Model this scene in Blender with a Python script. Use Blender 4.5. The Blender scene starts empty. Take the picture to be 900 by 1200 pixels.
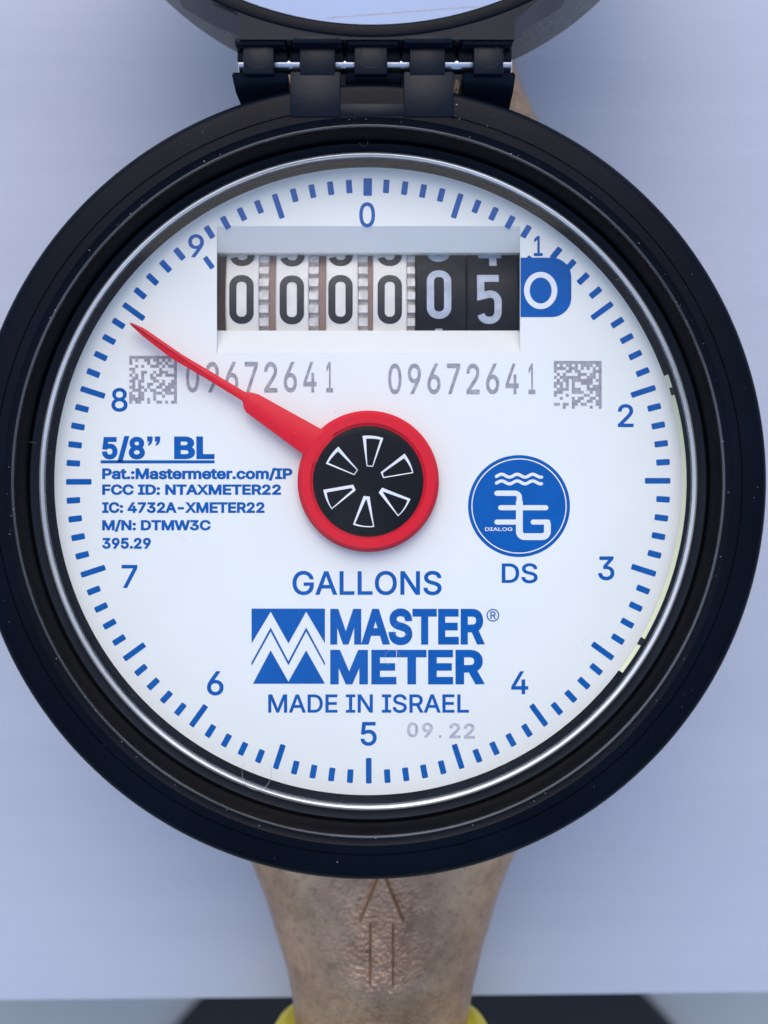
import bpy, bmesh, math, random
from mathutils import Vector, noise as mnoise
from mathutils.geometry import delaunay_2d_cdt
random.seed(7)
R = math.radians
scene = bpy.context.scene
MM = 0.001
DIAL_Z = 0.298          # height of the dial plate above the ground (m)
BASE = 0.048            # dial plate above the meter's foot (m)

# ------------------------------------------------------------------ camera
cam_d = bpy.data.cameras.new('camera')
cam = bpy.data.objects.new('camera', cam_d)
scene.collection.objects.link(cam)
cam.location = (0, 0, DIAL_Z + 0.150)
cam.rotation_euler = (0, 0, 0)
cam_d.sensor_fit = 'HORIZONTAL'
cam_d.sensor_width = 36
cam_d.lens = 60
cam_d.shift_x = 18.5 / 900
cam_d.shift_y = -36 / 900
cam_d.clip_start = 0.01
cam_d.clip_end = 200
cam_d.dof.use_dof = True
cam_d.dof.focus_distance = 0.148
cam_d.dof.aperture_fstop = 27
scene.camera = cam

# ------------------------------------------------------------------ sky, sun, exposure
SUN_EL, SUN_AZ = 57, -4      # azimuth measured from +y (top of the picture) towards +x
world = bpy.data.worlds.new('World'); scene.world = world
world.use_nodes = True
wn = world.node_tree.nodes; wl = world.node_tree.links
sky = wn.new('ShaderNodeTexSky'); sky.sky_type = 'NISHITA'; sky.sun_disc = False
sky.sun_elevation = R(SUN_EL); sky.sun_rotation = R(SUN_AZ)
sky.air_density = 1.0; sky.dust_density = 1.8; sky.ozone_density = 0.6
wl.new(sky.outputs[0], wn['Background'].inputs[0])
wn['Background'].inputs[1].default_value = 0.15
sun_d = bpy.data.lights.new('sun', 'SUN'); sun_d.energy = 0.5; sun_d.angle = R(48); sun_d.color = (1, .95, .88)
sun = bpy.data.objects.new('sun', sun_d); scene.collection.objects.link(sun)
sdir = Vector((math.sin(R(SUN_AZ)) * math.cos(R(SUN_EL)), math.cos(R(SUN_AZ)) * math.cos(R(SUN_EL)), math.sin(R(SUN_EL))))
sun.rotation_euler = sdir.to_track_quat('Z', 'Y').to_euler()
sun.location = (0, 0, 3)
vs = scene.view_settings
vs.view_transform = 'Standard'; vs.look = 'None'; vs.gamma = 1; vs.exposure = 0.76
scene.render.engine = 'CYCLES'
scene.cycles.use_denoising = True
scene.cycles.max_bounces = 8; scene.cycles.transparent_max_bounces = 16

# ------------------------------------------------------------------ materials
def mat(name, col, rough=.5, metal=0, spec=.5, noise=0, nscale=300, bump=0, bscale=900, rvar=0, coat=0, col2=None, trans=0, ior=1.45, sss=0):
    m = bpy.data.materials.new(name); m.use_nodes = True
    nt = m.node_tree; n = nt.nodes; l = nt.links; b = n['Principled BSDF']
    b.inputs['Base Color'].default_value = (*col, 1)
    b.inputs['Roughness'].default_value = rough
    b.inputs['Metallic'].default_value = metal
    b.inputs['Specular IOR Level'].default_value = spec
    b.inputs['Coat Weight'].default_value = coat
    b.inputs['Coat Roughness'].default_value = .08
    b.inputs['Transmission Weight'].default_value = trans
    b.inputs['IOR'].default_value = ior
    if sss:
        b.inputs['Subsurface Weight'].default_value = sss
        b.inputs['Subsurface Radius'].default_value = (.002, .001, .001)
        b.inputs['Subsurface Scale'].default_value = .5
    tc = n.new('ShaderNodeTexCoord')
    if noise or col2:
        t = n.new('ShaderNodeTexNoise'); t.inputs['Scale'].default_value = nscale; t.inputs['Detail'].default_value = 6
        l.new(tc.outputs['Object'], t.inputs['Vector'])
        cr = n.new('ShaderNodeValToRGB')
        c2 = col2 or tuple(c * (1 - noise) for c in col)
        cr.color_ramp.elements[0].position = .35; cr.color_ramp.elements[1].position = .65
        cr.color_ramp.elements[0].color = (*c2, 1); cr.color_ramp.elements[1].color = (*col, 1)
        l.new(t.outputs['Fac'], cr.inputs['Fac']); l.new(cr.outputs['Color'], b.inputs['Base Color'])
    if rvar:
        t = n.new('ShaderNodeTexNoise'); t.inputs['Scale'].default_value = 120; t.inputs['Detail'].default_value = 8
        l.new(tc.outputs['Object'], t.inputs['Vector'])
        mr = n.new('ShaderNodeMapRange'); mr.inputs['To Min'].default_value = rough - rvar; mr.inputs['To Max'].default_value = rough + rvar
        l.new(t.outputs['Fac'], mr.inputs['Value']); l.new(mr.outputs[0], b.inputs['Roughness'])
    if bump:
        t = n.new('ShaderNodeTexNoise'); t.inputs['Scale'].default_value = bscale; t.inputs['Detail'].default_value = 5
        l.new(tc.outputs['Object'], t.inputs['Vector'])
        bp = n.new('ShaderNodeBump'); bp.inputs['Strength'].default_value = bump; bp.inputs['Distance'].default_value = .0006
        l.new(t.outputs['Fac'], bp.inputs['Height']); l.new(bp.outputs[0], b.inputs['Normal'])
    return m

M = {}
M['black'] = mat('black_plastic', (.002, .004, .009), .27, spec=.09, rvar=.1, bump=.03, bscale=2500, noise=.3, nscale=90)
M['gloss_black'] = mat('gloss_black_plastic', (.0015, .002, .003), .12, spec=.10)
M['matte_black'] = mat('matte_black_plastic', (.003, .0035, .004), .25, spec=.25, col2=(.009, .007, .006), nscale=45)  # brownish mottle in the colour stands for glints on the wall
M['edge'] = mat('edge_glint', (.055, .06, .07), .22, spec=.7, noise=.8, nscale=45)  # paler grey stands in for the sky highlight along the lip
M['skirt'] = mat('dark_skirt', (.008, .012, .020), .9, spec=0)
M['hinge'] = mat('hinge_black', (.003, .006, .013), .3, spec=.17, bump=.03, bscale=1500)
M['flange'] = mat('dark_blue_flange', (.030, .040, .058), .22, spec=.6, noise=.2, nscale=100)
M['lid_grey'] = mat('textured_grey_plastic', (.20, .195, .19), .62, noise=.25, nscale=1400, bump=.5, bscale=2200)
M['dial'] = mat('dial_white', (.86, .87, .82), .42, noise=.03, nscale=60)
M['recess'] = mat('recess_white', (.83, .83, .79), .5)
M['blue'] = mat('blue_ink', (.000, .11, .42), .6, spec=.02, noise=.10, nscale=500)
M['white_ink'] = mat('white_ink', (.80, .82, .85), .45)
M['grey_ink'] = mat('grey_ink', (.27, .26, .29), .6, col2=(.40, .39, .43), nscale=1500)
M['pale_ink'] = mat('pale_grey_ink', (.40, .38, .44), .6, col2=(.58, .56, .62), nscale=1800)
M['red'] = mat('red_plastic', (.72, .004, .020), .3, spec=.2)
M['wheel_white'] = mat('wheel_white', (.82, .78, .72), .45, noise=.12, nscale=400)
M['wheel_black'] = mat('wheel_black', (.008, .010, .015), .4, spec=.15, noise=.5, nscale=900)
M['digit_black'] = mat('digit_black', (.015, .016, .02), .5)
M['digit_grey'] = mat('digit_grey', (.50, .55, .64), .5, noise=.25, nscale=900)
M['pinion'] = mat('pinion_plastic', (.80, .74, .69), .4, noise=.3, nscale=900)
M['brown'] = mat('dark_brown', (.30, .19, .16), .6)
M['gap'] = mat('dark_gap', (.022, .028, .042), .3, noise=.3, nscale=200)
M['cream'] = mat('cream_film', (.86, .89, .58), .4)
M['steel'] = mat('steel', (.75, .76, .78), .22, metal=1, bump=.05)
M['glint_white'] = mat('white_glint', (.88, .88, .90), .2)  # plain white standing for sky glints on the wedge chamfers
M['lid_label'] = mat('lid_label', (.34, .46, .70), .22, noise=.05, nscale=40)  # sky reflection inside the lid put into the base colour
M['yellow'] = mat('yellow_plastic', (.62, .52, .02), .4, sss=.1)
M['dust'] = mat('dust_grey', (.42, .42, .42), .9)
M['flat_black'] = mat('plain_black', (.008, .009, .011), .7)

def bronze():
    m = mat('cast_bronze', (.30, .235, .20), .36, metal=.95, bump=.55, bscale=1900, rvar=.10)
    nt = m.node_tree; n = nt.nodes; l = nt.links; b = n['Principled BSDF']
    tc = n.new('ShaderNodeTexCoord')
    a = n.new('ShaderNodeTexNoise'); a.inputs['Scale'].default_value = 70; a.inputs['Detail'].default_value = 9; a.inputs['Roughness'].default_value = .7
    l.new(tc.outputs['Object'], a.inputs['Vector'])
    cr = n.new('ShaderNodeValToRGB')
    e = cr.color_ramp.elements
    e[0].position = .32; e[0].color = (.27, .165, .105, 1); e[1].position = .70; e[1].color = (.66, .435, .275, 1)
    k = e.new(.5); k.color = (.46, .295, .19, 1)
    l.new(a.outputs['Fac'], cr.inputs['Fac'])
    s = n.new('ShaderNodeTexNoise'); s.inputs['Scale'].default_value = 900; s.inputs['Detail'].default_value = 3
    l.new(tc.outputs['Object'], s.inputs['Vector'])
    r2 = n.new('ShaderNodeValToRGB'); r2.color_ramp.elements[0].position = .36; r2.color_ramp.elements[0].color = (.45, .45, .45, 1)
    r2.color_ramp.elements[1].position = .46
    l.new(s.outputs['Fac'], r2.inputs['Fac'])
    mx = n.new('ShaderNodeMixRGB'); mx.blend_type = 'MULTIPLY'; mx.inputs[0].default_value = .35
    l.new(cr.outputs[0], mx.inputs[1]); l.new(r2.outputs[0], mx.inputs[2]); l.new(mx.outputs[0], b.inputs['Base Color'])
    return m
M['bronze'] = bronze()

def cardboard():
    m = mat('white_cardboard', (.55, .56, .66), .7)
    nt = m.node_tree; n = nt.nodes; l = nt.links; b = n['Principled BSDF']
    tc = n.new('ShaderNodeTexCoord'); mp = n.new('ShaderNodeMapping'); mp.inputs['Scale'].default_value = (6, 90, 6)
    l.new(tc.outputs['Object'], mp.inputs['Vector'])
    w = n.new('ShaderNodeTexNoise'); w.inputs['Scale'].default_value = 1; w.inputs['Detail'].default_value = 4
    l.new(mp.outputs[0], w.inputs['Vector'])
    cr = n.new('ShaderNodeValToRGB'); cr.color_ramp.elements[0].position = .3; cr.color_ramp.elements[1].position = .7
    cr.color_ramp.elements[0].color = (.445, .47, .555, 1); cr.color_ramp.elements[1].color = (.485, .51, .595, 1)
    l.new(w.outputs['Fac'], cr.inputs['Fac']); l.new(cr.outputs[0], b.inputs['Base Color'])
    f = n.new('ShaderNodeTexNoise'); f.inputs['Scale'].default_value = 900; f.inputs['Detail'].default_value = 6
    l.new(tc.outputs['Object'], f.inputs['Vector'])
    ad = n.new('ShaderNodeMath'); ad.operation = 'MULTIPLY_ADD'; ad.inputs[1].default_value = .25
    l.new(f.outputs['Fac'], ad.inputs[0]); l.new(w.outputs['Fac'], ad.inputs[2])
    bp = n.new('ShaderNodeBump'); bp.inputs['Strength'].default_value = .2; bp.inputs['Distance'].default_value = .0015
    l.new(ad.outputs[0], bp.inputs['Height']); l.new(bp.outputs[0], b.inputs['Normal'])
    return m
M['card'] = cardboard()

def concrete():
    return mat('concrete', (.52, .51, .48), .85, col2=(.40, .40, .38), nscale=9, bump=.4, bscale=150)
M['concrete'] = concrete()

def glass():
    m = bpy.data.materials.new('clear_lens'); m.use_nodes = True
    nt = m.node_tree; n = nt.nodes; l = nt.links
    n.remove(n['Principled BSDF']); out = n['Material Output']
    tr = n.new('ShaderNodeBsdfTransparent'); tr.inputs[0].default_value = (.985, .99, .99, 1)
    gl = n.new('ShaderNodeBsdfGlossy'); gl.inputs['Roughness'].default_value = .03
    fr = n.new('ShaderNodeFresnel'); geo = n.new('ShaderNodeNewGeometry')
    io = n.new('ShaderNodeMapRange'); io.inputs['To Min'].default_value = 1.24; io.inputs['To Max'].default_value = 1 / 1.24
    l.new(geo.outputs['Backfacing'], io.inputs['Value']); l.new(io.outputs[0], fr.inputs['IOR'])     # same reflectance from both sides of the thin pane
    mx = n.new('ShaderNodeMixShader')
    l.new(fr.outputs[0], mx.inputs[0]); l.new(tr.outputs[0], mx.inputs[1]); l.new(gl.outputs[0], mx.inputs[2]); tc = n.new('ShaderNodeTexCoord'); mp = n.new('ShaderNodeMapping'); mp.inputs['Scale'].default_value = (40, 16, 1); mp.inputs['Rotation'].default_value = (0, 0, .5)
    l.new(tc.outputs['Object'], mp.inputs['Vector'])
    ns = n.new('ShaderNodeTexNoise'); ns.inputs['Scale'].default_value = 1; ns.inputs['Detail'].default_value = 6
    l.new(mp.outputs[0], ns.inputs['Vector'])
    fm = n.new('ShaderNodeMapRange'); fm.inputs['From Min'].default_value = .45; fm.inputs['From Max'].default_value = .75; fm.inputs['To Min'].default_value = 0; fm.inputs['To Max'].default_value = .009
    l.new(ns.outputs['Fac'], fm.inputs['Value'])
    df = n.new('ShaderNodeBsdfDiffuse'); df.inputs[0].default_value = (.8, .8, .8, 1)
    m2 = n.new('ShaderNodeMixShader'); l.new(fm.outputs[0], m2.inputs[0]); l.new(mx.outputs[0], m2.inputs[1]); l.new(df.outputs[0], m2.inputs[2])
    l.new(m2.outputs[0], out.inputs[0])                # smeary film whose pale haze also stands in for reflections on the pane
    return m
M['glass'] = glass()
def rimglass():
    m = bpy.data.materials.new('lens_edge_glint'); m.use_nodes = True
    nt = m.node_tree; n = nt.nodes; l = nt.links
    n.remove(n['Principled BSDF']); out = n['Material Output']
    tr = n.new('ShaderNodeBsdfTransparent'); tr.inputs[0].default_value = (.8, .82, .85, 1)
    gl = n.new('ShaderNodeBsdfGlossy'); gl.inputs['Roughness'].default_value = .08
    df = n.new('ShaderNodeBsdfDiffuse'); df.inputs[0].default_value = (.85, .85, .83, 1)  # white diffuse share paints the rim's glint
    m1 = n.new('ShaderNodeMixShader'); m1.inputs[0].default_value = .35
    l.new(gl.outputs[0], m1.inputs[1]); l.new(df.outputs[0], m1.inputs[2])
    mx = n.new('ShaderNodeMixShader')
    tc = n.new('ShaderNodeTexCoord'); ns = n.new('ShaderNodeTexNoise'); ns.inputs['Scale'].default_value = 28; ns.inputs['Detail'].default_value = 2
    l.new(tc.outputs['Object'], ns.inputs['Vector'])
    mr = n.new('ShaderNodeMapRange'); mr.inputs['From Min'].default_value = .35; mr.inputs['From Max'].default_value = .6; mr.inputs['To Min'].default_value = .45; mr.inputs['To Max'].default_value = 1  # noise breaks the painted glint into uneven stretches
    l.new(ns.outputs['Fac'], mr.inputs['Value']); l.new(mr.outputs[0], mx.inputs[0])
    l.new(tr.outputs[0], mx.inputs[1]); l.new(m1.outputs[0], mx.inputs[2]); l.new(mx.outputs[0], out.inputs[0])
    return m
M['rimglass'] = rimglass()

# ------------------------------------------------------------------ helpers (all lengths in mm, dial plate at z = 0)
def mesh(name, verts, faces, smooth=None):
    me = bpy.data.meshes.new(name)
    me.from_pydata([(v[0] * MM, v[1] * MM, v[2] * MM) for v in verts], [], faces)
    me.validate(); me.update()
    bm = bmesh.new(); bm.from_mesh(me); bmesh.ops.recalc_face_normals(bm, faces=bm.faces); bm.to_mesh(me); bm.free()
    if smooth is not None:
        me.shade_smooth(); me.set_sharp_from_angle(angle=R(smooth))
    return me
def bm_mesh(name, bm, smooth=None):
    for v in bm.verts: v.co *= MM
    bmesh.ops.recalc_face_normals(bm, faces=bm.faces)
    me = bpy.data.meshes.new(name); bm.to_mesh(me); bm.free()
    if smooth is not None:
        me.shade_smooth(); me.set_sharp_from_angle(angle=R(smooth))
    return me
def link(name, me, m, parent=None, loc=None, rz=0, label=None):
    o = bpy.data.objects.new(name, me); scene.collection.objects.link(o)
    if me is not None and m is not None and not me.materials: me.materials.append(m)
    o.parent = parent
    if loc is None:
        loc = (0, 0, DIAL_Z) if parent is None else (0, 0, BASE) if parent is meter else (0, 0, 0)
    o.location = loc; o.rotation_euler = (0, 0, rz)
    if label: o['label'] = label
    return o
def tag(o, label, cat, group=None, kind=None):
    o['label'] = label; o['category'] = cat
    if group: o['group'] = group
    if kind: o['kind'] = kind
    return o
def lathe(prof, n=160, cx=0, cy=0, closed=True, axis='z', cz=0):
    vs_, fs = [], []
    k = len(prof)
    for i in range(n):
        a = 2 * math.pi * i / n
        for (r, z) in prof:
            if axis == 'z': vs_.append((cx + r * math.cos(a), cy + r * math.sin(a), cz + z))
            elif axis == 'y': vs_.append((cx + r * math.cos(a), cy + z, cz + r * math.sin(a)))
            else: vs_.append((cx + z, cy + r * math.cos(a), cz + r * math.sin(a)))
    for i in range(n):
        j = (i + 1) % n
        for q in range(k if closed else k - 1):
            p = (q + 1) % k
            fs.append((i * k + q, j * k + q, j * k + p, i * k + p))
    return vs_, fs
def arc(cx, cz, r, a0, a1, n=8):
    return [(cx + r * math.cos(R(a0 + (a1 - a0) * i / n)), cz + r * math.sin(R(a0 + (a1 - a0) * i / n))) for i in range(n + 1)]
def box(x0, x1, y0, y1, z0, z1, bev=.25, seg=2):
    bm = bmesh.new(); bmesh.ops.create_cube(bm, size=1)
    for v in bm.verts:
        v.co = Vector(((x0 + x1) / 2 + v.co.x * (x1 - x0), (y0 + y1) / 2 + v.co.y * (y1 - y0), (z0 + z1) / 2 + v.co.z * (z1 - z0)))
    if bev: bmesh.ops.bevel(bm, geom=bm.edges[:], offset=bev, segments=seg, affect='EDGES', profile=.5)
    return bm
def scale_at(z): return 1500 / (150 - z)
def P(x, y, z=0):                      # size of the real part read from the photograph: picture position -> mm at height z
    s = scale_at(z); return ((x - 431.5) / s, (564 - y) / s)
INK = .03

def ribbon(pts, w, z=INK, closed=False, caps=True, bend=None):
    """flat stroke of width w along pts (mm)"""
    p = [Vector(q) for q in pts]; n = len(p); vs_, fs = [], []
    def put(v): vs_.append((v.x, v.y, z) if bend is None else bend(v.x, v.y)); return len(vs_) - 1
    L, Rr = [], []
    for i in range(n):
        a = p[(i - 1) % n] if closed or i else p[i]; b = p[(i + 1) % n] if closed or i < n - 1 else p[i]
        d0 = (p[i] - a); d1 = (b - p[i])
        d0 = d0.normalized() if d0.length > 1e-9 else d1.normalized(); d1 = d1.normalized() if d1.length > 1e-9 else d0
        t = (d0 + d1); t = t.normalized() if t.length > 1e-6 else d0
        nn = Vector((-t.y, t.x)); c = max(.45, nn.dot(Vector((-d0.y, d0.x))))
        L.append(put(p[i] + nn * w / 2 / c)); Rr.append(put(p[i] - nn * w / 2 / c))
    for i in range(n if closed else n - 1):
        j = (i + 1) % n; fs.append((L[i], Rr[i], Rr[j], L[j]))
    if caps and not closed:
        for (i, j, l_, r_) in ((0, 1, L[0], Rr[0]), (n - 1, n - 2, Rr[-1], L[-1])):
            d = (p[i] - p[j]).normalized(); nn = Vector((-d.y, d.x))
            ring = []
            for k in range(1, 6):
                a = math.pi * k / 6
                ring.append(put(p[i] + (nn * math.cos(a) + d * math.sin(a)) * w / 2))
            fs.append(tuple([r_] + ring + [l_]) if i == 0 else tuple([r_] + ring + [l_]))
    return vs_, fs
def join(*parts):
    V, F = [], []
    for v, f in parts:
        o = len(V); V += v; F += [tuple(i + o for i in q) for q in f]
    return V, F
def rrect(cx, cy, w, h, r, n=6):
    out = []
    for (sx, sy, a) in ((1, 1, 0), (-1, 1, 90), (-1, -1, 180), (1, -1, 270)):
        for i in range(n + 1):
            t = R(a + 90 * i / n)
            out.append((cx + sx * (w / 2 - r) + r * math.cos(t), cy + sy * (h / 2 - r) + r * math.sin(t)))
    return out
def flat(pts, z=INK): return [(x, y, z) for x, y in pts], [tuple(range(len(pts)))]
def fill(loops, z=0.0, name='plate'):
    bm = bmesh.new(); es = []
    for lp in loops:
        vv = [bm.verts.new((x, y, z)) for x, y in lp]
        es += [bm.edges.new((vv[i], vv[(i + 1) % len(vv)])) for i in range(len(vv))]
    bmesh.ops.triangle_fill(bm, edges=es, use_beauty=True, normal=(0, 0, 1))
    for f in bm.faces:
        if f.normal.z < 0: f.normal_flip()
    return bm

try:
    import os
    FONT = bpy.data.fonts.load(os.path.join(bpy.utils.system_resource('DATAFILES'), 'fonts', 'Inter.woff2'))
except Exception:
    FONT = None
def outlines_to_mesh(wire, grow):
    """fill glyph outlines by winding number (outlines of one glyph may overlap); grow thickens the strokes"""
    nxt = {e.vertices[0]: e.vertices[1] for e in wire.edges}
    seen, loops = set(), []
    for st in nxt:
        if st in seen: continue
        lp, q = [], st
        while q not in seen and q in nxt: seen.add(q); lp.append(q); q = nxt[q]
        pts = [wire.vertices[i].co.to_2d() for i in lp]
        pts = [p for i, p in enumerate(pts) if (p - pts[i - 1]).length > 1e-4]
        if len(pts) > 2: loops.append(pts)
    area = lambda p: sum(p[i - 1].x * p[i].y - p[i].x * p[i - 1].y for i in range(len(p))) / 2
    sg = 1 if area(max(loops, key=lambda p: abs(area(p)))) > 0 else -1
    if grow:
        new = []
        for p in loops:
            o = []
            for i in range(len(p)):
                d0 = (p[i] - p[i - 1]).normalized(); d1 = (p[(i + 1) % len(p)] - p[i]).normalized()
                n0 = Vector((d0.y, -d0.x)) * sg; n1 = Vector((d1.y, -d1.x)) * sg; nn = n0 + n1
                nn = nn.normalized() if nn.length > 1e-3 else n0
                o.append(p[i] + nn * grow / max(.6, nn.dot(n0)))
            new.append(o)
        loops = new
    co, ed = [], []
    for p in loops:
        k = len(co); co += p; ed += [(k + i, k + (i + 1) % len(p)) for i in range(len(p))]
    V, E, F, *_ = delaunay_2d_cdt(co, ed, [], 0, 1e-6)
    boxes = [(min(q.x for q in p), max(q.x for q in p)) for p in loops]
    keep = []
    for f in F:
        c = (V[f[0]] + V[f[1]] + V[f[2]]) / 3; w = 0
        for p, (lo, hi) in zip(loops, boxes):
            if hi < c.x: continue
            for i in range(len(p)):
                a, b = p[i - 1], p[i]
                if (a.y > c.y) != (b.y > c.y) and c.x < (b.x - a.x) * (c.y - a.y) / (b.y - a.y) + a.x: w += 1 if b.y > a.y else -1
        if w * sg > 0: keep.append(tuple(f))
    me = bpy.data.meshes.new('lettering'); me.from_pydata([(v.x, v.y, 0) for v in V], [], keep); me.update()
    return me
def text(body, x0, x1, y0, y1, m, parent, name='lettering', bold=0, z=INK, space=1, label=None, fine=4):
    """lettering fitted to the picture box x0..x1, y0 (top)..y1 (bottom of capitals) on the dial"""
    cu = bpy.data.curves.new('lettering', 'FONT'); cu.body = body
    if FONT: cu.font = FONT
    cu.resolution_u = fine; cu.space_character = space
    ob = bpy.data.objects.new('lettering', cu); scene.collection.objects.link(ob)
    cu.fill_mode = 'NONE'
    dg = bpy.context.evaluated_depsgraph_get(); dg.update()
    wire = bpy.data.meshes.new_from_object(ob.evaluated_get(dg))
    bpy.data.objects.remove(ob); bpy.data.curves.remove(cu)
    me = outlines_to_mesh(wire, bold); bpy.data.meshes.remove(wire)
    xs = [v.co.x for v in me.vertices]; ys = [v.co.y for v in me.vertices]
    lo, hi, a, b = min(xs), max(xs), min(ys), max(ys)
    if any(c in body for c in '/,;gpqy') : a = 0 - bold        # capitals' baseline rules
    (X0, Y0), (X1, Y1) = P(x0, y1, z), P(x1, y0, z)
    for v in me.vertices:
        v.co = ((X0 + (v.co.x - lo) / (hi - lo) * (X1 - X0)) * MM, (Y0 + (v.co.y - a) / (b - a) * (Y1 - Y0)) * MM, (z + v.co.z) * MM)
    me.materials.clear()
    return link(name, me, m, parent, label=label)

# ------------------------------------------------------------------ the setting
gz = -298
me = mesh('ground', [(-20000, -20000, gz), (20000, -20000, gz), (20000, 20000, gz), (-20000, 20000, gz)], [(0, 1, 2, 3)])
meter = None
g = link('ground', me, M['concrete']); g['kind'] = 'structure'; g['label'] = 'grey concrete ground far below the white cardboard box'

# white cardboard box that carries the meter
bm = box(-190, 190, -80, 170, -298, -48, .8, 2)
bmesh.ops.rotate(bm, verts=bm.verts, cent=(0, -80, 0), matrix=__import__('mathutils').Matrix.Rotation(R(.6), 3, 'Z'))
o = link('cardboard_box', bm_mesh('cardboard_box', bm, 40), M['card'])
tag(o, 'white cardboard box with a smooth top under the water meter', 'box')
# plain black round shape on the ground
v, f = lathe([(0.01, -290), (108, -290), (112, -292), (113, -298), (0.01, -298)], 96, 19.6, -262)
o = link('round_shape', mesh('round_shape', v, f, 30), M['flat_black'])
tag(o, 'black round shape on the ground below the box edge', 'shape')

# ------------------------------------------------------------------ water meter
meter = bpy.data.objects.new('water_meter', None); scene.collection.objects.link(meter)
meter.location = (0, 0, DIAL_Z - BASE); meter.empty_display_size = .05
tag(meter, 'bronze water meter with black ring, open lid and white dial on white cardboard box', 'water meter')

# ---- bronze body
AX, AZ = 1.86, -31.0
prof = [(0, 34), (20, 33), (32, 29), (40, 25.2), (46, 22.2), (50, 20), (53.5, 18.2), (60, 15.9), (66, 14.0), (72.7, 12.4), (77, 12.0), (92, 12.0)]
def hw(y):
    y = abs(y)
    for (a, wa), (b, wb) in zip(prof, prof[1:]):
        if y <= b: return wa + (wb - wa) * (y - a) / (b - a)
    return prof[-1][1]
def hws(y): return sum(hw(y + d) for d in (-2, -1, 0, 1, 2)) / 5 + 1.4 * max(0, min(1, (y - 20) / 25))
def hh(y): return min(13.2, hws(y) * .96)
V, F = [], []
NY, NA = 150, 96
ys_ = [-92 + 184 * i / NY for i in range(NY + 1)]
for y in ys_:
    for k in range(NA):
        a = 2 * math.pi * k / NA
        x = AX + 1.0 * max(0, min(1, (y - 20) / 25)) + hws(y) * math.cos(a); z = AZ + hh(y) * math.sin(a)
        d = mnoise.noise(Vector((x * .18, y * .18, z * .18))) * .25
        V.append((x + d * math.cos(a), y, z + d * math.sin(a)))
for i in range(NY):
    for k in range(NA):
        j = (k + 1) % NA; F.append((i * NA + k, i * NA + j, (i + 1) * NA + j, (i + 1) * NA + k))
F.append(tuple(range(NA))); F.append(tuple(NY * NA + k for k in range(NA)))
bowl = lathe([(.01, -47.9), (26, -47.9), (31, -46), (35, -40), (36, -30), (36, -13.5), (.01, -13.5)], 96, 0, 0)
body = link('body', mesh('body', *join((V, F), bowl), smooth=35), M['bronze'], meter, label='cast bronze pipe body with rough speckled surface')
# raised flow arrow
def zs(x, y): 
    t = max(-1, min(1, (x - AX) / hws(y))); return AZ + hh(y) * math.sqrt(1 - t * t)
def arrow_outline(t):                       # half width at y (mm), tip towards the dial
    y = t
    if y < -57.6: return 1.3
    return max(.15, 2.7 * (-51.0 - y) / 6.6)
ax = 1.75; V, F = [], []
ylist = [-65.8, -64, -62, -60, -58.5, -57.65, -57.55, -56.5, -55.5, -54.5, -53.5, -52.5, -51.6, -51.1]
cols = [(-1, -.45, .35), (-1, 0, 0), (-.5, 0, 0), (0, 0, 0), (.5, 0, 0), (1, 0, 0), (1, .45, .35)]
for y in ylist:
    w = arrow_outline(y)
    for (c, e, dz) in cols:
        x = ax + c * w + e; V.append((x, y, zs(x, y) + (-.3 if e else 1.1)))
nc = len(cols)
for i in range(len(ylist) - 1):
    for c in range(nc - 1): F.append((i * nc + c, i * nc + c + 1, (i + 1) * nc + c + 1, (i + 1) * nc + c))
b0 = len(V)
for c in range(nc):
    x, y, z = V[c]; V.append((x, y - .5, zs(x, y) - .25))
for c in range(nc - 1): F.append((c, c + 1, b0 + c + 1, b0 + c))
link('flow_arrow', mesh('flow_arrow', V, F, 25), M['bronze'], body, label='raised cast arrow pointing to the dial')

# yellow thread cap on the pipe end (can be pulled off)
v, f = lathe([(11.6, -92), (11.8, -76.6), (13.6, -76.3), (14.8, -76.8), (15.5, -78.0), (15.7, -80), (15.6, -96), (14.8, -97), (.01, -97), (.01, -92)], 96, AX, 0, axis='y', cz=AZ)
v = [(x, y, z) for x, y, z in v]
o = link('thread_cap', mesh('thread_cap', v, f, 30), M['yellow'])
tag(o, 'yellow plastic thread cap on the end of the bronze pipe', 'cap')

# ---- black housing ring
prof_r = [(39.45, -3), (39.45, 7.6), (39.5, 7.9), (40.3, 7.98), (40.42, 8.05), (41.32, 8.05), (41.38, 7.88), (41.48, 7.88), (41.54, 8.05), (43.3, 8.02)] + arc(43.45, 7.05, .95, 90, 0, 8) + [(44.4, -11.5), (43.6, -13.5), (36, -13.6), (36, -3)]
ring = link('housing_ring', mesh('housing_ring', *lathe(prof_r, 256), smooth=28), M['black'], meter, label='glossy black plastic ring round the dial')
v, f = lathe([(38.0, 1.3), (39.36, 1.3), (39.40, 7.75), (39.47, 7.75), (39.47, -2.9), (38.0, -2.9)], 256)
link('inner_wall', mesh('inner_wall', v, f, 30), M['matte_black'], ring)
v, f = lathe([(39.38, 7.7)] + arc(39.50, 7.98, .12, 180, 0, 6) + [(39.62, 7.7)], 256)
link('lip_edge', mesh('lip_edge', v, f, 60), M['edge'], ring, label='thin inner edge of the ring with its glint painted in grey')
# cylinder gap under the glass
v, f = lathe([(36.0, -1.2), (37.99, -1.2), (37.99, -2.9), (36.0, -2.9)], 200)
link('gap_ring', mesh('gap_ring', v, f, 40), M['gap'], meter)
# flange beside the glass
v, f = lathe([(37.56, .2), (37.56, 2.1), (38.0, 1.85), (39.1, 1.8), (39.33, 1.5), (39.33, .2)], 256)
link('flange', mesh('flange', v, f, 30), M['flange'], meter)
v, f = lathe([(37.30, .1), (37.28, 3.5), (37.5, 3.5), (37.58, .1)], 256)
link('lens_skirt', mesh('lens_skirt', v, f, 30), M['skirt'], meter)
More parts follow.
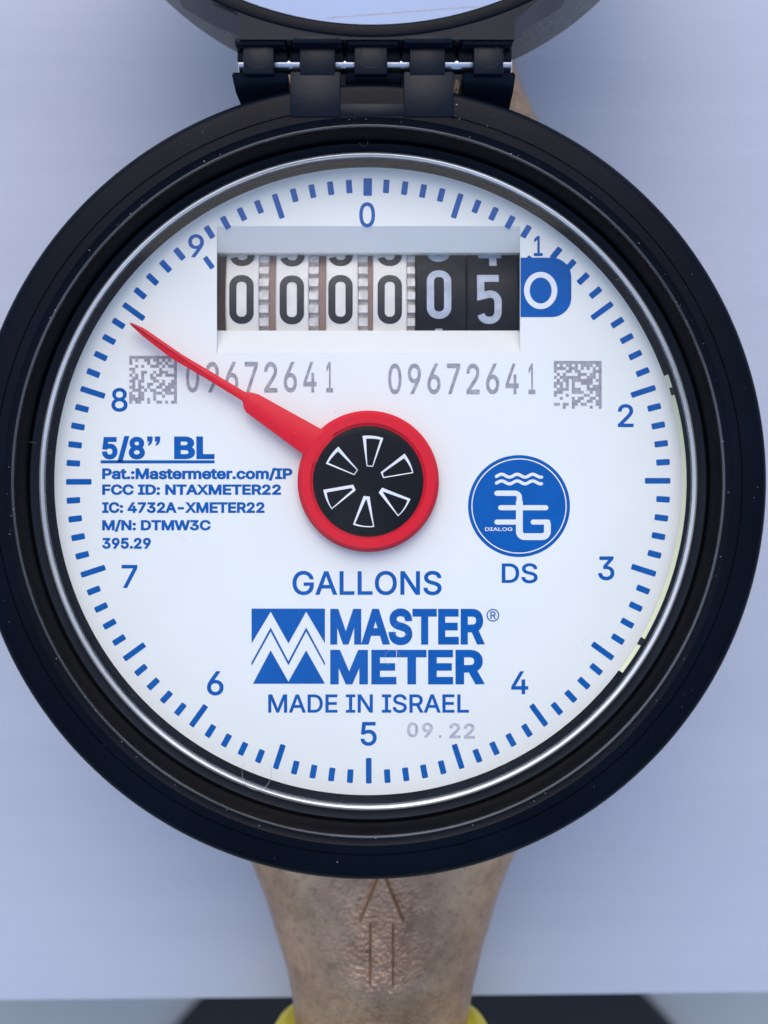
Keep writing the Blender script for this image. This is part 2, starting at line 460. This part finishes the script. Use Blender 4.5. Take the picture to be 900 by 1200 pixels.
# cream strip below the dial edge
V, F = [], []
n = 90
for i in range(n + 1):
    a = R(19.6 + (-37 - 19.6) * i / n); w = 37.27
    for (r, z) in ((36.3, -.25), (w, .15), (w, -.3), (36.3, -.5)): V.append((r * math.cos(a), r * math.sin(a), z))
for i in range(n):
    for q in range(4): F.append((i * 4 + q, i * 4 + (q + 1) % 4, (i + 1) * 4 + (q + 1) % 4, (i + 1) * 4 + q))
F += [(0, 1, 2, 3), tuple(n * 4 + q for q in range(4))]
strip = link('cream_strip', mesh('cream_strip', V, F, 30), M['cream'], meter, label='pale cream strip along the right dial edge')
for a, r0 in ((16.5, 36.9), (-30.4, 36.8)):
    bm = box(r0, 37.26, -.45, .45, -.2, .17, 0)
    link('strip_notch', bm_mesh('strip_notch', bm), M['gap'], strip, rz=R(a))

# ---- glass lens
v, f = lathe([(.01, 3.9), (36.98, 3.9), (36.98, 3.2), (.01, 3.2)], 200)
lens = link('lens', mesh('lens', v, f, 40), M['glass'], meter, label='clear flat glass lens over the dial')
v, f = lathe(arc(37.36, 3.62, .29, 225, -45, 14), 256)
link('lens_rim', mesh('lens_rim', v, f, 50), M['rimglass'], lens, label='rounded edge of the lens with painted glints')

# ---- dial plate with the counter opening
(hx0, hy0), (hx1, hy1) = P(254, 414), P(609.5, 265)
circ = lambda r, n=180: [(r * math.cos(2 * math.pi * i / n), r * math.sin(2 * math.pi * i / n)) for i in range(n)]
bm = fill([circ(36.78), [(hx0, hy0), (hx1, hy0), (hx1, hy1), (hx0, hy1)]], 0)
ext = bmesh.ops.extrude_edge_only(bm, edges=[e for e in bm.edges if len(e.link_faces) == 1 and all(abs(v.co.length - 36.78) < .01 for v in e.verts)])
for v_ in [g_ for g_ in ext['geom'] if isinstance(g_, bmesh.types.BMVert)]: v_.co.z = -.6
dial = link('dial_plate', bm_mesh('dial_plate', bm), M['dial'], meter, label='round white dial plate with blue print')

# ticks
def tickmesh(name, w, r0, r1):
    c = .08
    p = [(-w / 2 + c, r0), (w / 2 - c, r0), (w / 2, r0 + c), (w / 2, r1 - c), (w / 2 - c, r1), (-w / 2 + c, r1), (-w / 2, r1 - c), (-w / 2, r0 + c)]
    return mesh(name, *flat(p))
t_min = tickmesh('tick_mark', .70, 33.82, 35.40); t_maj = tickmesh('long_tick_mark', .66, 32.42, 35.40)
t_zero = tickmesh('zero_tick_mark', 1.0, 33.45, 35.5); t_in = tickmesh('short_tick_mark', .62, 30.9, 32.5)
for i in range(100):
    me = t_zero if i == 0 else t_in if i in (10, 90) else t_maj if i % 5 == 0 else t_min
    link('tick_mark', me, M['blue'], dial, rz=R(-3.6 * i + .1))
# numerals
NUM = {'0': (421, 439.5, 237, 266.5), '1': (625.5, 636, 276.5, 300), '2': (724, 742.5, 473.5, 500.5), '3': (701, 720, 652, 680), '4': (599, 619, 786.5, 813.5),
       '5': (422.5, 441.5, 846, 874), '6': (242.5, 262, 786.5, 815), '7': (142.5, 161, 662, 689), '8': (130.5, 149.5, 454.5, 482.5), '9': (220.5, 239, 274.5, 301.5)}
for ch, bx in NUM.items(): text(ch, *bx, M['blue'], dial, 'numeral', bold=.012)
T = lambda *a, **k: text(*a, M['blue'], dial, **k)
T('5/8', 119.5, 169.8, 511, 538, bold=.036); T('BL', 204, 251.4, 511.5, 538, bold=.036)
for qx in (172.5, 181.5):
    link('quote_mark', mesh('quote_mark', *flat([P(qx + x, 511.5 + y) for x, y in ((0, 0), (6.4, 0), (6.4, 4), (5.2, 8), (2, 11), (.6, 9.6), (2.8, 6), (0, 6))])), M['blue'], dial)
x0, y0 = P(118, 543); x1, y1 = P(251.5, 539.4)
link('underline', mesh('underline', *flat([(x0, y0), (x1, y0), (x1, y1), (x0, y1)])), M['blue'], dial)
T('Pat.:Mastermeter.com/IP', 119.7, 342.7, 548.3, 561.5, bold=.034)
T('FCC ID: NTAXMETER22', 119.7, 329.3, 567.6, 580, bold=.034)
T('IC: 4732A-XMETER22', 119.7, 310, 588.4, 601.2, bold=.034)
T('M/N: DTMW3C', 119.7, 247, 609, 621.5, bold=.034)
T('395.29', 119.7, 176.8, 630.2, 643.2, bold=.034)
T('GALLONS', 342.8, 517.5, 669, 697.5, bold=.012)
T('DS', 588, 630, 660, 683.5, bold=.012)
T('MADE IN ISRAEL', 314.3, 549.5, 813.5, 835.5, bold=.013)
T('MASTER', 387, 568.3, 713, 756, bold=.034)
T('METER', 387, 568.3, 761.5, 802, bold=.034)
T('R', 574.6, 581.2, 716.5, 725.5, bold=.012)
cx, cy = P(577.6, 721); link('registered_ring', mesh('registered_ring', *ribbon([(cx + .68 * math.cos(2 * math.pi * i / 24), cy + .68 * math.sin(2 * math.pi * i / 24)) for i in range(24)], .13, closed=True)), M['blue'], dial)
# printed serial numbers (condensed grey digits)
def serial(xa, ya, yb, parent):
    for i, ch in enumerate('09672641'):
        x = xa + i * 22.9
        w = 15.5 if ch != '1' else 8
        text(ch, x + (4 if ch == '1' else 0), x + (4 if ch == '1' else 0) + w, ya, yb, M['grey_ink'], parent, 'serial_digit', bold=.012)
serial(218, 424, 460, dial); serial(455, 426, 462, dial)
for i, (ch, xx) in enumerate(zip('09.22', (477, 494.5, 514, 526.5, 543.5))):
    w = 3.2 if ch == '.' else 13
    ya, yb = (846.5 + i * .3, 864 + i * .4)
    if ch == '.': ya = yb - 3.4
    text(ch, xx, xx + w, ya, yb, M['pale_ink'], dial, 'date_digit', bold=.022)
# printed grey mosaic patches
def mosaic(xa, ya, size, seed):
    rnd = random.Random(seed); n = 16; c = size / n; V, F = [], []
    for r_ in range(n):
        for q in range(n):
            if r_ == 0 or q == n - 1 or rnd.random() < .52:
                (X0, Y0), (X1, Y1) = P(xa + q * c, ya + (r_ + 1) * c), P(xa + (q + 1) * c, ya + r_ * c)
                k = len(V); V += [(X0, Y0, INK), (X1, Y0, INK), (X1, Y1, INK), (X0, Y1, INK)]; F.append((k, k + 1, k + 2, k + 3))
    return mesh('printed_mosaic', V, F)
link('printed_mosaic', mosaic(151.5, 417, 56, 3), M['grey_ink'], dial)
link('printed_mosaic', mosaic(649, 423, 56, 8), M['grey_ink'], dial)
# mountain emblem
def Z(x, y): return P(270 + x / 2.5, 690 + y / 2.5)
top = [(62, 58), (277, 58), (277, 160), (222, 67), (170, 160), (118, 67), (62, 160)]
bot = [(66, 278), (118, 180), (170, 272), (222, 180), (277, 278)]
mid = [(62, 216), (118, 113), (170, 212), (222, 113), (277, 216), (277, 226), (222, 125), (170, 224), (118, 125), (62, 226)]
V, F = [], []
for poly in (top, bot, mid):
    bm_ = fill([[Z(*p) for p in poly]], INK); bm_.verts.index_update()
    F += [tuple(v_.index + len(V) for v_ in f_.verts) for f_ in bm_.faces]; V += [tuple(v_.co) for v_ in bm_.verts]; bm_.free()
link('mountain_emblem', mesh('mountain_emblem', V, F), M['blue'], dial, label='blue emblem of two zigzag peaks')
# round 3G emblem
cx, cy = P(608.2, 593)
disc = link('emblem_disc', mesh('emblem_disc', *flat([(cx + 5.97 * math.cos(2 * math.pi * i / 96), cy + 5.97 * math.sin(2 * math.pi * i / 96)) for i in range(96)])), M['blue'], dial, label='round blue emblem with white 3G mark')
Q = lambda x, y: P(540 + x / 6.43, 520 + y / 6.43)
W = []
W.append(ribbon([(cx + 5.52 * math.cos(2 * math.pi * i / 96), cy + 5.52 * math.sin(2 * math.pi * i / 96)) for i in range(96)], .13, 2 * INK, closed=True))
for yy in (241, 291):
    W.append(ribbon([Q(268 + 340 * i / 60, yy + 11 * math.sin(2 * math.pi * (i / 60 * 2.9) + 2.6)) for i in range(61)], .37, 2 * INK))
def curve_pts(pts): return [Q(*p) for p in pts]
def cor(cx_, cy_, r, a0, a1): return [(cx_ + r * math.cos(R(a0 + (a1 - a0) * i / 6)), cy_ - r * math.sin(R(a0 + (a1 - a0) * i / 6))) for i in range(7)]
W.append(ribbon(curve_pts([(272, 373)] + cor(408, 406, 33, 90, 0) + [(441, 460)]), .62, 2.05 * INK))
W.append(ribbon(curve_pts([(441, 430), (441, 540), (441, 640)] + cor(481, 660, 40, 180, 270) + cor(612, 660, 40, 270, 360) + [(652, 640), (652, 600)]), .80, 2.1 * INK, caps=False))
W.append(ribbon(curve_pts([(300, 482), (640, 482)]), .60, 2.15 * INK))
W.append(ribbon(curve_pts([(272, 590), (425, 590)]), .60, 2.2 * INK))
W.append(ribbon(curve_pts([(545, 590), (655, 590)]), .60, 2.25 * INK))
link('emblem_mark', mesh('emblem_mark', *join(*W)), M['white_ink'], dial)
text('DIALOG', 568.5, 600.5, 618, 622.2, M['white_ink'], dial, bold=.015, z=2 * INK)
# blue block with white 0 beside the counter
x0, y0 = P(610, 371.5); x1, y1 = P(669.5, 302)
r = 2.3; pts = [(x0, y0)] + [(x1 - r + r * math.cos(R(a)), y0 + r + r * math.sin(R(a))) for a in range(270, 361, 10)] + [(x1 - r + r * math.cos(R(a)), y1 - r + r * math.sin(R(a))) for a in range(0, 91, 10)] + [(x0, y1)]
link('zero_block', mesh('zero_block', *flat(pts, 1.5 * INK)), M['blue'], dial, label='blue block with rounded right corners')
cx, cy = P(633.5, 340.5)
V = []
link('zero_lettering', mesh('zero_lettering', *ribbon([(cx + 1.62 * math.cos(2 * math.pi * i / 48), cy + 1.85 * math.sin(2 * math.pi * i / 48)) for i in range(48)], .66, 2.5 * INK, closed=True)), M['white_ink'], dial)

# ---- counter: recess and number wheels
zc = -2.6
wx0, wy0 = P(254.6, 387.5, zc); wx1, wy1 = P(609, 296, zc)
hx0 += .004; hx1 -= .004; hy0 += .004; hy1 -= .004
V = [(hx0, hy1, -.01), (hx1, hy1, -.01), (wx1, wy1, zc), (wx0, wy1, zc), (hx0, hy0, -.01), (hx1, hy0, -.01), (wx1, wy0, zc), (wx0, wy0, zc)]
F = [(0, 1, 2, 3), (4, 5, 6, 7), (0, 3, 7, 4), (1, 5, 6, 2)]
k = len(V); V += [(wx0, wy1, zc - 3), (wx1, wy1, zc - 3), (wx0, wy0, zc - 3), (wx1, wy0, zc - 3)]
F += [(3, 2, k + 1, k), (7, 6, k + 3, k + 2)]
frame = link('counter_frame', mesh('counter_frame', V, F), M['recess'], meter, label='white sloping frame of the counter window')
bm = box(wx0 - .3, wx1 + .3, wy0 - 3, wy1 + 3, -7.5, -6.5, 0)
link('counter_backing', bm_mesh('counter_backing', bm), M['brown'], frame)
WR = 11.3; wz = zc - .35 - WR; wyc = P(431, 350.5, -3)[1]
def wrap(x, y):                                 # flat (x, y) -> on the wheel
    a = (y - wyc) / WR; return (x, wyc + (WR + .035) * math.sin(a), wz + (WR + .035) * math.cos(a))
def stad(cx, cy, w, h, r): return rrect(cx, cy, w, h, r, 8)
def dig(ch, cx, cy, w=2.06, h=5.05, st=.86):
    r = w / 2 * .92; L, Rg, T_, B = cx - w / 2, cx + w / 2, cy + h / 2, cy - h / 2
    A = lambda ox, oy, a0, a1: [(ox + r * math.cos(R(a0 + (a1 - a0) * i / 8)), oy + r * math.sin(R(a0 + (a1 - a0) * i / 8))) for i in range(9)]
    rb = lambda p, closed=False: ribbon(dense(p, closed), st, closed=closed, caps=False, bend=wrap)
    if ch == '0': return rb(stad(cx, cy, w, h, r), True)
    if ch == '1': return rb([(cx, B - st / 2), (cx, T_ + st / 2)])
    if ch == '9': return join(rb(stad(cx, T_ - 1.6, w, 3.2, r), True), rb([(Rg, T_ - 1.6)] + A(Rg - r, B + r, 0, -90) + A(L + r, B + r, -90, -170)))
    if ch == '8': return join(rb(stad(cx, T_ - 1.3, w, 2.6, r), True), rb(stad(cx, B + 1.3, w, 2.6, r), True))
    if ch == '4': return join(rb([(cx + .5, B - .4), (cx + .5, T_)]), rb([(L - .2, B + 1.1), (Rg + .5, B + 1.1)]), rb([(L, B + 1.1), (cx + .3, T_)]))
    if ch == '6': return join(rb(stad(cx, B + 1.6, w, 3.2, r), True), rb([(L, B + 1.6), (L, T_ - r), (cx, T_)]))
    if ch == '5': return rb([(Rg + .1, T_), (L, T_), (L, cy + .35), (cx, cy + .6)] + A(Rg - r, cy + .6 - r, 80, 0) + A(Rg - r, B + r, 0, -90) + A(L + r, B + r, -90, -165))
def dense(p, closed):
    out = []
    n_ = len(p)
    for i in range(n_ if closed else n_ - 1):
        a, b = Vector(p[i]), Vector(p[(i + 1) % n_]); k_ = max(1, int((b - a).length / .5))
        out += [tuple(a.lerp(b, j / k_)) for j in range(k_)]
    if not closed: out.append(p[-1])
    return out
wheels = [(264, 303, 'w', 283, 350.5, '0'), (323, 361.5, 'w', 342, 351, '0'), (382, 419.5, 'w', 399, 350.5, '0'), (437, 477, 'w', 456.8, 350.5, '0'),
          (487, 546.5, 'b', 514.5, 344.5, '0'), (547.5, 608, 'b', 573.5, 350.5, '5')]
seq = {'0': ('9', '1'), '5': ('4', '6')}
pitch = 2 * math.pi * WR / 10
for i, (xa, xb, kind, dx, dy, ch) in enumerate(wheels):
    X0 = P(xa, 0, -3)[0]; X1 = P(xb, 0, -3)[0]
    v, f = lathe([(.01, X0), (WR - .15, X0), (WR, X0 + .15), (WR, X1 - .15), (WR - .15, X1), (.01, X1)], 128, 0, wyc, axis='x', cz=wz)
    wh = link('number_wheel', mesh('number_wheel', v, f, 30), M['wheel_white' if kind == 'w' else 'wheel_black'], meter,
              label='white counter wheel with black digit' if kind == 'w' else 'black counter wheel with grey digit')
    cx, cy = P(dx, dy, -3)
    up, dn = seq[ch]
    for c_, yy in ((ch, cy), (up, cy + pitch), (dn, cy - pitch)):
        link('digit', mesh('digit', *dig(c_, cx, yy)), M['digit_black' if kind == 'w' else 'digit_grey'], wh)
    if kind == 'w':                              # pinion beside each white wheel
        G0 = P(xb + .5, 0, -3)[0]; G1 = P(xb + (11.5 if i < 3 else 9.5), 0, -3)[0]
        parts = []
        for t in range(44):
            a = 2 * math.pi * t / 44; a2 = a + 2 * math.pi / 44 * .55
            ro, ri = WR - .15, WR - 1.0
            k = []
            for (rr, aa) in ((ri, a - .012), (ro, a), (ro, a2), (ri, a2 + .012)):
                k.append((wyc + rr * math.sin(aa), wz + rr * math.cos(aa)))
            vv = [(G0, *q) for q in k] + [(G1, *q) for q in k]
            parts.append((vv, [(0, 1, 2, 3), (7, 6, 5, 4), (0, 4, 5, 1), (1, 5, 6, 2), (2, 6, 7, 3)]))
        v, f = lathe([(.01, G0), (WR - .95, G0), (WR - .95, G1), (.01, G1)], 96, 0, wyc, axis='x', cz=wz)
        parts.append((v, f))
        S1 = P(wheels[i + 1][0] - .3, 0, -3)[0]
        v, f = lathe([(.01, G1 + .02), (WR - .7, G1 + .02), (WR - .7, S1), (.01, S1)], 96, 0, wyc, axis='x', cz=wz)
        link('wheel_spacer', mesh('wheel_spacer', v, f, 30), M['brown'], wh)
        link('pinion', mesh('pinion', *join(*parts)), M['pinion'], wh)

# ---- red pointer and hub
pz = 2.4
hubR = 8.15
v, f = lathe([(5.9, .3), (8.15, .3), (8.2, .4), (8.2, 1.5), (7.98, 1.75), (7.95, pz - .3), (7.7, pz), (6.75, pz), (6.5, pz - .22), (5.9, pz - .3)], 128)
needle = [(151, 377.7), (155, 378.4), (168, 384), (213, 415), (287, 459), (296, 460), (303, 462), (378, 503.5), (392, 512), (372, 545), (357, 534), (288, 483), (285.5, 478), (284, 470), (240, 443), (200, 419.5), (167, 394), (153, 381)]
top_ = [(*P(x, y, pz), pz) for x, y in needle]
n = len(top_); V = top_ + [(x, y, pz - .9) for x, y, _ in top_]
F = [tuple(range(n)), tuple(range(2 * n - 1, n - 1, -1))] + [(i, n + i, n + (i + 1) % n, (i + 1) % n) for i in range(n)]
bmn = bmesh.new(); tv = [bmn.verts.new(c) for c in V]
for q in F: bmn.faces.new([tv[i] for i in q])
bmesh.ops.recalc_face_normals(bmn, faces=bmn.faces)
bmesh.ops.bevel(bmn, geom=[e for e in bmn.edges if all(abs(q.co.z - pz) < 1e-6 for q in e.verts)], offset=.22, segments=2, affect='EDGES', profile=.5)
bmesh.ops.triangulate(bmn, faces=bmn.faces); bmn.verts.index_update()
V = [tuple(q.co) for q in bmn.verts]; F = [tuple(q.index for q in f_.verts) for f_ in bmn.faces]; bmn.free()
V = [(x, y, z - .012) for x, y, z in V]
pointer = link('pointer', mesh('pointer', *join((v, f), (V, F)), smooth=30), M['red'], meter, label='long red pointer with a round hub')
cap_prof = [(.01, pz - .05)] + [(1.0, pz - .02), (5.7, pz + .12), (6.3, pz + .05), (6.42, pz - .25), (6.42, .5), (.01, .5)]
cap = link('hub_cap', mesh('hub_cap', *lathe(cap_prof, 128), smooth=25), M['gloss_black'], pointer, label='glossy black cap with six wedges edged in painted white glints')
for k in range(6):
    a0 = R(24 + 60 * k)
    def pol(r, a): return (r * math.cos(a), r * math.sin(a))
    hwid = R(13.6)
    outer = [pol(5.3, a0 - hwid + 2 * hwid * i / 6) for i in range(7)]
    inner = [pol(1.75, a0 + hwid * .9), pol(1.75, a0 - hwid * .9)]
    path = outer + inner
    # white ridge along the wedge outline, painted sky glint of its chamfer
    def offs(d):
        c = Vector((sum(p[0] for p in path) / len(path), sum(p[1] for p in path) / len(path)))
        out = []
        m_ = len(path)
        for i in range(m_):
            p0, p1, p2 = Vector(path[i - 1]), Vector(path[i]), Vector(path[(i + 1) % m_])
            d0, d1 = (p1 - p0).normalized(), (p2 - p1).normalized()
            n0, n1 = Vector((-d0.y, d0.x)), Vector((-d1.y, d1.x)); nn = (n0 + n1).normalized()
            out.append(tuple(p1 + nn * d * (.75 + .45 * max(-1, min(1, (p1 - c).dot(Vector((-.2, .98))) / 1.1))) / max(.5, nn.dot(n0))))  # wider on upper edges, where the painted glint is strongest
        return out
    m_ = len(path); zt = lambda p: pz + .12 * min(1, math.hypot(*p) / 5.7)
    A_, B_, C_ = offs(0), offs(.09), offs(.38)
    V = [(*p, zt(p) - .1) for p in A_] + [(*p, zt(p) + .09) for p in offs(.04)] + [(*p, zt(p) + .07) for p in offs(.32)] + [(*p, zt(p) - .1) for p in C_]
    F = []
    for i in range(m_):
        j = (i + 1) % m_
        F += [(q_ * m_ + i, q_ * m_ + j, q_ * m_ + m_ + j, q_ * m_ + m_ + i) for q_ in range(3)]
    link('wedge_glint', mesh('wedge_glint', V, F), M['glint_white'], cap)

# ---- lid, opened right back
LX, LY = .45, 89.1
zr = 9.5; zb = -13
v, f = lathe([(40.4, zr - .6), (39.5, zb + 2.0)] + arc(37.9, zb + 1.6, 1.6, 0, -90, 6) + [(.01, zb), (.01, zb + 1.4), (37.9, zb + 1.4), (38.9, zr - .6)], 200, LX, LY)
v = [(x + 1.5 * (zr - z) / (zr - zb), y, z) for x, y, z in v]
lid = link('lid', mesh('lid', v, f, 35), M['lid_grey'], meter, label='grey textured plastic lid swung fully open')
v, f = lathe([(38.85, zr - 1.5)] + arc(39.2, zr - .35, .35, 180, 90, 4) + arc(40.1, zr - .35, .35, 90, 0, 4) + [(40.45, zr - 1.2), (39.6, zr - 1.6)], 200, LX, LY)
link('lid_rim', mesh('lid_rim', v, f, 35), M['black'], lid, label='smooth black lid rim')
v, f = lathe([(.01, zb + 1.45), (37.7, zb + 1.45), (37.7, zb + 1.65), (.01, zb + 1.65)], 128, LX + 1.4, LY)
lab = link('lid_label', mesh('lid_label', v, f, 30), M['lid_label'], lid, label='shiny disc inside the lid, sky reflection put into its pale blue')
a_, b_ = P(380, 21, zb + 1.7), P(600, 4, zb + 1.7)
link('label_line', mesh('label_line', *ribbon([a_, b_], .10, zb + 1.68)), M['pale_ink'], lab)

# hinge leaf on the lid
def hb(x0, x1, y0, y1, z0, z1, bev=.3):        # box from picture edges at height z1
    (X0, Y0), (X1, Y1) = P(x0, y1, z1), P(x1, y0, z1)
    return box(X0, X1, Y0, Y1, z0, z1, bev)
inner_arc = [(LX + 38.93 * math.cos(R(t)), LY + 38.93 * math.sin(R(t))) for t in range(303, 236, -3)]
outer_r = [(LX + 40.5 * math.cos(R(t)), LY + 40.5 * math.sin(R(t))) for t in (297, 300, 303)]
outer_l = [(LX + 40.5 * math.cos(R(t)), LY + 40.5 * math.sin(R(t))) for t in (237, 240, 243)]
leaf_b = fill([[P(281, 47, 9.2), P(603, 47, 9.2), P(603, 23, 9.2), P(612, 17, 9.2)] + outer_r + inner_arc + outer_l + [P(274, 13, 9.2), P(281, 17, 9.2)]], 9.4)
ext = bmesh.ops.extrude_face_region(leaf_b, geom=leaf_b.faces[:])
for q in [g_ for g_ in ext['geom'] if isinstance(g_, bmesh.types.BMVert)]: q.co.z = 1.0
link('hinge_leaf', bm_mesh('hinge_leaf', leaf_b, 30), M['hinge'], lid, label='flat black hinge leaf of the lid')
for (c0, c1, n0, n1) in ((274, 335, 285, 321), (406, 468, 415, 454), (541, 602, 555, 590)):
    kb = hb(c0, c1, 43, 53, 5.5, 8.9, .35)
    k_ = link('hinge_knuckle', bm_mesh('hinge_knuckle', kb, 40), M['hinge'], lid)
    nb = hb(n0, n1, 51, 87, 4.0, 8.4, .15)
    link('knuckle_neck', bm_mesh('knuckle_neck', nb, 40), M['hinge'], lid)
    X, Y = P((n0 + n1) / 2 + .5, 66, 8.4)
    v, f = lathe([(1.2, 8.38), (1.24, 8.415), (1.32, 8.415), (1.36, 8.38)], 40, X, Y)
    link('knuckle_mark', mesh('knuckle_mark', v, f, 40), M['hinge'], lid)
# ring side: drums, straps
for (c0, c1, y1_) in ((273, 338.5, 131), (405, 471, 121), (541, 602.5, 129)):
    X0 = P(c0, 0, 6)[0]; X1 = P(c1, 0, 6)[0]; yt = P(0, 86, 7)[1]; yb = P(0, y1_, 4)[1]
    bm = bmesh.new()
    pr = [(yt, 7.3), (yt - .25, 7.5), (yt - 1.0, 7.0), (yt - 1.9, 5.9), (yt - 2.8, 4.9), (yb, 4.2), (yb, -4), (yt, -4)]
    l0, l1 = [], []
    for i, (y, z) in enumerate(pr):
        e = 1.1 * max(0, (yt - y) / (yt - yb)) ** 2 if c0 == 273 else 0
        e2 = .35 * max(0, (yt - y) / (yt - yb)) ** 2 if c0 == 541 else 0
        l0.append(bm.verts.new((X0 + e, y, z))); l1.append(bm.verts.new((X1 - e2, y, z)))
    for i in range(len(pr)):
        j = (i + 1) % len(pr); bm.faces.new((l0[i], l1[i], l1[j], l0[j]))
    bm.faces.new(l0); bm.faces.new(l1)
    bmesh.ops.recalc_face_normals(bm, faces=bm.faces)
    bmesh.ops.bevel(bm, geom=[e for e in bm.edges if abs(e.verts[0].co.x - e.verts[1].co.x) < 2 ], offset=.15, segments=2, affect='EDGES')
    link('hinge_drum', bm_mesh('hinge_drum', bm, 40), M['hinge'], ring)
for (a0, a1, b0_, b1_, c0, c1) in ((340, 399, 351, 393, 341, 402), (473, 532, 480, 522, 472, 532)):
    s_ = link('hinge_strap', bm_mesh('hinge_strap', hb(a0, a1, 84, 137, 3, 8.22, .12), 40), M['hinge'], ring)
    link('strap_neck', bm_mesh('strap_neck', hb(b0_, b1_, 47, 88, 4, 8.30, .15), 40), M['hinge'], ring)
    link('strap_cap', bm_mesh('strap_cap', hb(c0, c1, 39, 51, 5, 9.45, .45), 40), M['hinge'], ring)
link('hinge_bridge', bm_mesh('hinge_bridge', hb(398, 474, 121, 136, 2, 8.12, .12), 40), M['hinge'], ring)
# black blocks built for the recess shade between the knuckles; steel pin
for (x0_, x1_) in ((278, 337), (339.5, 403), (405, 469.5), (471, 534), (537, 600)):
    link('recess_shade', bm_mesh('recess_shade', hb(x0_, x1_, 45, 71.5, 2, 6.6, .1), 40), M['hinge'], lid)
X0 = P(279, 0, 6)[0]; X1 = P(600, 0, 6)[0]; yc = P(0, 73.5, 6)[1]
v, f = lathe([(.01, X0), (.95, X0), (1.05, X0 + .1), (1.05, X1 - .1), (.95, X1), (.01, X1)], 32, 0, yc, axis='x', cz=5.2)
link('hinge_pin', mesh('hinge_pin', v, f, 40), M['steel'], meter, label='bright steel hinge pin')

# ---- dust and lint
rnd = random.Random(11)
def specks(n_, r0, r1, z, smin, smax):
    V, F = [], []
    for i in range(n_):
        a = rnd.random() * 2 * math.pi; r_ = math.sqrt(rnd.uniform(r0 * r0, r1 * r1)); s_ = rnd.uniform(smin, smax) * (1 if rnd.random() < .9 else 1.8)
        c = Vector((r_ * math.cos(a), r_ * math.sin(a), z)); k = len(V)
        t = rnd.random() * 6.28; st = rnd.uniform(1, 2.2)
        for q in range(5):
            b_ = t + q * 2 * math.pi / 5; V.append((c.x + s_ * st * math.cos(b_) * math.cos(t) - s_ * math.sin(b_) * math.sin(t), c.y + s_ * st * math.cos(b_) * math.sin(t) + s_ * math.sin(b_) * math.cos(t), c.z))
        V.append((c.x, c.y, c.z + s_ * .8))
        F += [(k + q, k + (q + 1) % 5, k + 5) for q in range(5)]
    return V, F
d_ = link('dust', mesh('dust', *join(specks(70, 40.3, 43.2, 8.03, .01, .035), specks(60, 39.4, 40.2, 8.2, .015, .04))), M['dust'], ring); d_['kind'] = 'stuff'
d_ = link('dust', mesh('dust', *join(specks(110, 2, 36.5, 3.905, .01, .035), specks(60, 34, 36.6, 3.905, .012, .04))), M['dust'], lens); d_['kind'] = 'stuff'
def fibre(pts, r_=.03):
    V, F = [], []
    p = [Vector(q) for q in pts]
    for i, q in enumerate(p):
        t = (p[min(i + 1, len(p) - 1)] - p[max(i - 1, 0)]).normalized(); s_ = Vector((-t.y, t.x, 0))
        for a in (0, 120, 240): 
            w_ = q + (s_ * math.cos(R(a)) + Vector((0, 0, 1)) * math.sin(R(a))) * r_; V.append(tuple(w_))
    for i in range(len(p) - 1):
        for a in range(3): F.append((i * 3 + a, i * 3 + (a + 1) % 3, i * 3 + 3 + (a + 1) % 3, i * 3 + 3 + a))
    return mesh('lint_fibre', V, F, 180)
def loop(cx, cy, r_, a0, a1, z, sq=1, n_=20): return [(cx + r_ * math.cos(R(a0 + (a1 - a0) * i / n_)), cy + sq * r_ * math.sin(R(a0 + (a1 - a0) * i / n_)), z) for i in range(n_ + 1)]
cx, cy = P(301, 905, 4); link('lint_fibre', fibre(loop(cx, cy, 1.7, 150, 380, 3.93, 1.2), .022), M['dust'], lens)
cx, cy = P(470, 738, 3.9); link('lint_fibre', fibre(loop(cx, cy, .85, 60, 330, 3.93), .018), M['dust'], lens)
cx, cy = P(460, 771, 3.9); link('lint_fibre', fibre(loop(cx, cy, .9, -60, 240, 3.93), .018), M['dust'], lens)
for (hx, hy, r_, a0, a1) in ((205, 640, 1.3, 20, 80), (520, 610, 2.2, 200, 235), (690, 545, .9, 90, 160), (352, 372, 1.0, 240, 300), (560, 880, 1.6, 10, 60), (98, 495, .5, 60, 120), (700, 760, 1.8, 130, 165)):
    cx, cy = P(hx, hy, 3.9); link('lint_fibre', fibre(loop(cx, cy, r_, a0, a1, 3.93, 1, 10), .013), M['dust'], lens)
cx, cy = P(426, 166, 2); link('lint_fibre', fibre(loop(cx, cy, .5, 190, 370, 1.9), .03), M['dust'], lens)
cx, cy = P(36, 521, 2); link('lint_fibre', fibre(loop(cx, cy, .7, 30, 150, 1.9, .4), .025), M['dust'], lens)
